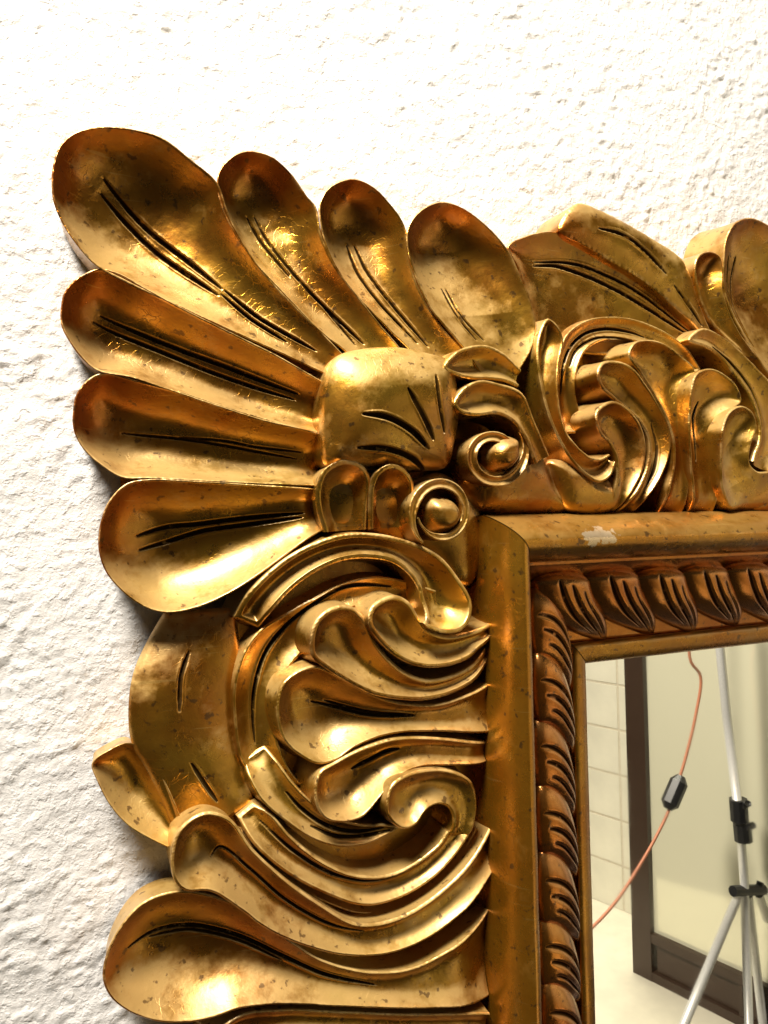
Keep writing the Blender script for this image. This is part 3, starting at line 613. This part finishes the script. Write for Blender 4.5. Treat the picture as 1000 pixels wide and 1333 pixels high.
def gadroon_mesh(name, side_, pitch, width):
    """one slanting copper lobe; t runs along the moulding away from the corner, v from bar to lip"""
    nv, nu_ = 46, 40
    V = np.zeros((nv, nu_, 3)); vein = np.zeros((nv, nu_)); wear = np.zeros((nv, nu_))
    for i in range(nv):
        v = i/(nv-1)
        head = math.sqrt(max(0, 1-((.16-v)/.16)**2)) if v < .16 else 1.0
        half = pitch*.57*max(.02, head)*(1-.86*max(0, (v-.55)/.45)**1.6)
        mid_t = pitch*(.0+1.30*v**2.3)
        bw = .10+.70*v
        bh = 66-30*v**1.25+6*math.sin(math.pi*v)-10*max(0, (v-.7)/.3)**2
        bl = (13*math.sin(math.pi*min(1, .12+.88*v))**.6)
        for j in range(nu_):
            u = j/(nu_-1)*2-1
            prof_ = math.sqrt(max(0, 1-abs(u)**2.3))
            hh = bh-9+bl*1.35*prof_*(.35+.65*head)
            ww = bw*width-.004*0+(.0045*prof_)*0
            for uc, gw, v0, v1 in ((-.24, .12, .10, .84), (.16, .12, .16, .95), (.52, .08, .25, .9)):
                if v0 < v < v1:
                    k = math.sin(math.pi*(v-v0)/(v1-v0))**.5
                    g = max(0, 1-abs(u-uc)/(gw*(.4+.6*k)))
                    hh -= 4.6*k*g**.8
                    vein[i, j] = max(vein[i, j], min(1, g*.9))
            V[i, j] = (mid_t+half*u, -hh/1000, -ww)
    Vf = V.reshape(-1, 3)
    I = np.arange(nv*nu_).reshape(nv, nu_)
    F = np.stack([I[:-1, :-1], I[1:, :-1], I[1:, 1:], I[:-1, 1:]], -1).reshape(-1, 4)
    if side_:  # mirrored across the mitre
        Vf = np.stack([-Vf[:, 2], Vf[:, 1], -Vf[:, 0]], 1); F = F[:, ::-1]
    o = _link(name, Vf, F, ROPE, None, True, {'vein': vein.ravel(), 'wear': wear.ravel()})
    return o
for side_, par, first, pitch, cnt, wdt in ((0, cv[0], .058, .0680, 9, wt_), (1, cv[1], .062, .0680, 10, wl_)):
    g0 = gadroon_mesh('gadroon', side_, pitch, wdt)
    for i in range(cnt):
        o = g0 if i == 0 else g0.copy()
        if i: COL.objects.link(o)
        o.parent = par
        t = first+i*pitch
        loc = Vector((xi+t, 0, zi)) if side_ == 0 else Vector((xi, 0, zi-t))
        o.location = loc-IM+Vector((random.uniform(-.0012, .0012), random.uniform(-.0012, .0012), random.uniform(-.0012, .0012)))
        k = random.uniform(.96, 1.04); o.scale = (k, random.uniform(.97, 1.03), 1) if side_ == 0 else (1, random.uniform(.97, 1.03), k)

# ---- the glass
gm, nt, b = new_mat('silvered_glass')
b.inputs['Base Color'].default_value = (.95, .93, .84, 1); b.inputs['Metallic'].default_value = 1.0
gp = node(nt, 'ShaderNodeNewGeometry').outputs['Position']; gn = node(nt, 'ShaderNodeTexNoise', Scale=16.0, Detail=6.0); nt.links.new(gp, gn.inputs['Vector'])
nt.links.new(ramp(nt, gn.outputs['Fac'], .35, .8, (.008, .008, .008, 1), (.035, .035, .035, 1)), b.inputs['Roughness'])
H_G = 12.0
gx0, gz0 = at_w(.93)
box_between('mirror_glass', [(gx0, -H_G/1000, gz0), (gx0, -H_G/1000, ZE), (XE, -H_G/1000, ZE), (XE, -H_G/1000, gz0),
                             (gx0, -.006, gz0), (gx0, -.006, ZE), (XE, -.006, ZE), (XE, -.006, gz0)], gm, mirror)

#=================================================================== WHAT STANDS IN THE ROOM, seen in the glass
ym = -H_G/1000
def REF(x, y, Yv):        # a place in the room whose reflection shows at photo x, y, Yv metres behind the glass
    d = ray(x, y); t = (Yv+ym-CAM[1])/d[1]; P = CAM+d*t
    return Vector((P[0], 2*ym-P[1], P[2]))
A = REF(830, 1262, 1.75); zf = A.z
def FLO(x, y):            # a place on the floor whose reflection shows at x, y
    d = ray(x, y); t = (zf-CAM[2])/d[2]; P = CAM+d*t
    return Vector((P[0], 2*ym-P[1], P[2]))
floor_m = plain('pale_floor', (.66, .62, .50), .45, 0, .1, 14)
tag(link('floor', [(1.0, -7, zf), (9, -7, zf), (9, -1.0, zf), (1.0, -1.0, zf)], [[0, 1, 2, 3]], floor_m, None, False), 'pale smooth floor seen in the mirror', kind='structure')
# tiled wall
w0, w1 = FLO(764, 1166), FLO(824, 1191)
dw = (w1-w0).normalized(); nw = Vector((0, 0, 1)).cross(dw).normalized()
if nw.dot(Vector(CAM)-w0) < 0: nw = -nw
tm = plain('cream_tile', (.74, .71, .58), .4, 0, 0, 9)
room_wall = link('room_wall', [w0-dw*3.5-nw*.001, w0+dw*3-nw*.001, w0+dw*3-nw*.001+Vector((0, 0, 2.6)), w0-dw*3.5-nw*.001+Vector((0, 0, 2.6))], [[0, 1, 2, 3]], plain('grout', (.62, .56, .43), .8), None, False)
tag(room_wall, 'cream tiled wall reflected in the mirror', kind='structure')
ts = .21
tmesh = None
for i in range(-8, 12):
    for j in range(11):
        c0 = w0+dw*(i*ts)+Vector((0, 0, j*ts))
        if tmesh is None:
            g_ = .004; a_, b_ = dw*(ts-g_*2), Vector((0, 0, ts-g_*2)); k_ = nw*.008
            vs = [Vector((0, 0, 0)), a_, a_+b_, b_, k_+(a_+b_)*.01, k_+a_*.99+b_*.01, k_+(a_+b_)*.99, k_+a_*.01+b_*.99]
            o = _link('tile', [v-nw*.006 for v in vs], [[4, 5, 6, 7], [0, 1, 5, 4], [1, 2, 6, 5], [2, 3, 7, 6], [3, 0, 4, 7]], tm, room_wall, False); tmesh = o
        else:
            o = tmesh.copy(); COL.objects.link(o)
        o.location = c0
# leaning mirror in a dark frame
Bp = FLO(1000, 1348); df = (Bp-A).normalized(); lean = Vector((0, 0, 1)); nf = Vector((0, 0, 1)).cross(df).normalized()
if nf.dot(Vector(CAM)*1.0-A) < 0: nf = -nf
lm = empty('standing_mirror', A); tag(lm, 'tall dark wooden framed mirror standing on the floor, seen in the gilt mirror', 'mirror')
dark = plain('dark_wood', (.045, .026, .016), .35, 0, .15, 30)
def slab_at(name, s0, s1, h0, h1, t0, t1, mat, parent):
    P = lambda s, h, t: df*s+Vector((0, 0, h))+nf*t
    return _link(name, [P(s0, h0, t1), P(s1, h0, t1), P(s1, h1, t1), P(s0, h1, t1), P(s0, h0, t0), P(s1, h0, t0), P(s1, h1, t0), P(s0, h1, t0)],
                 [[0, 1, 2, 3], [7, 6, 5, 4], [0, 4, 5, 1], [1, 5, 6, 2], [2, 6, 7, 3], [3, 7, 4, 0]], mat, parent, False)
WF, HT = 1.25, 1.9
slab_at('stile', 0, .085, .0, HT, -.02, .03, dark, lm); slab_at('stile', WF-.085, WF, .0, HT, -.02, .03, dark, lm)
slab_at('bottom_rail', .085, WF-.085, .0, .035, -.02, .028, dark, lm); slab_at('bottom_rail', .085, WF-.085, .15, .185, -.02, .028, dark, lm)
slab_at('top_rail', .085, WF-.085, HT-.1, HT, -.02, .028, dark, lm)
for i in range(3): slab_at('carved_panel', .10+i*.355, .10+i*.355+.33, .037, .148, -.015, .012, dark, lm)
for i in range(2): slab_at('muntin', .435+i*.355, .45+i*.355, .036, .149, -.018, .026, dark, lm)
gm2, nt, b = new_mat('pane_painted_reflection'); b.inputs['Base Color'].default_value = (.76, .74, .56, 1); b.inputs['Metallic'].default_value = .2; b.inputs['Roughness'].default_value = .08  # pale base colour stands in for the pale room the pane would reflect
slab_at('pane', .083, WF-.083, .183, HT-.098, -.012, .004, gm2, lm)
# tripod
YT = 1.2
tri_root = REF(970, 1160, YT); base_pt = Vector((tri_root.x, tri_root.y, zf))
tri = empty('tripod', base_pt); tag(tri, 'silver camera tripod with black clamps, seen in the mirror', 'tripod')
silver = plain('brushed_aluminium', (.78, .78, .76), .35, .35, 0, 200); blk = plain('black_plastic', (.012, .012, .013), .4)
T = lambda x, y, dY=0: REF(x, y, YT+dY)-base_pt
tube('pole', [T(975, 1335), T(969, 1150), T(962, 1052)], .0145, silver, tri)
tube('upper_pole', [T(962, 1060), T(946, 930), T(937, 840), T(930, 760)], .0150, silver, tri)
tube('clamp', [T(961, 1040), T(963, 1068)], .030, blk, tri, 10, smooth=False); tube('clamp', [T(966, 1072), T(968, 1094)], .030, blk, tri, 10, smooth=False)
tube('clamp_knob', [T(968, 1050, -.02), T(974, 1046, -.05)], .011, blk, tri, 10); tube('clamp_knob', [T(972, 1078, -.02), T(981, 1074, -.05)], .011, blk, tri, 10)
tube('collar', [T(954, 1160), T(994, 1158)], .018, blk, tri, 10, smooth=False)
tube('clamp_knob', [T(988, 1156), T(990, 1148)], .012, blk, tri, 10)
for (xa, ya), (xb, yb), dy in (((961, 1166), (890, 1335), 0), ((974, 1166), (994, 1340), .04), ((988, 1164), (1016, 1250), .1)):
    a_ = T(xa, ya); b_ = T(xb, yb, dy); k = -(a_.z)/(b_.z-a_.z)
    ft = a_+(b_-a_)*k
    leg = tube('leg', [a_, ft*.985+a_*.015], .0145, silver, tri); tube('foot', [ft*.985+a_*.015, ft], .016, blk, leg, 10)
# cord with an inline switch
YC = 1.3
cpts = [(897, 700), (898, 800), (899, 860), (912, 880), (906, 930), (893, 985), (885, 1012), (872, 1052), (860, 1078), (838, 1118), (800, 1176), (765, 1213), (720, 1250)]
croot = REF(878, 1032, YC); orange = plain('orange_cable', (.50, .19, .10), .5)
cord = tag(empty('power_cord', croot), 'thin orange power cord with black inline switch, seen in the mirror', 'cord')
cp = spline(np.array([list(REF(x, y, YC)-croot) for x, y in cpts]), 90)
tube('cable', cp, .0052, orange, cord, 8)
sw = [REF(887, 1010, YC)-croot, REF(884, 1018, YC)-croot, REF(872, 1046, YC)-croot, REF(869, 1053, YC)-croot]
tube('inline_switch', sw, .030, blk, cord, 8, taper=[.45, 1, 1, .45], smooth=False)
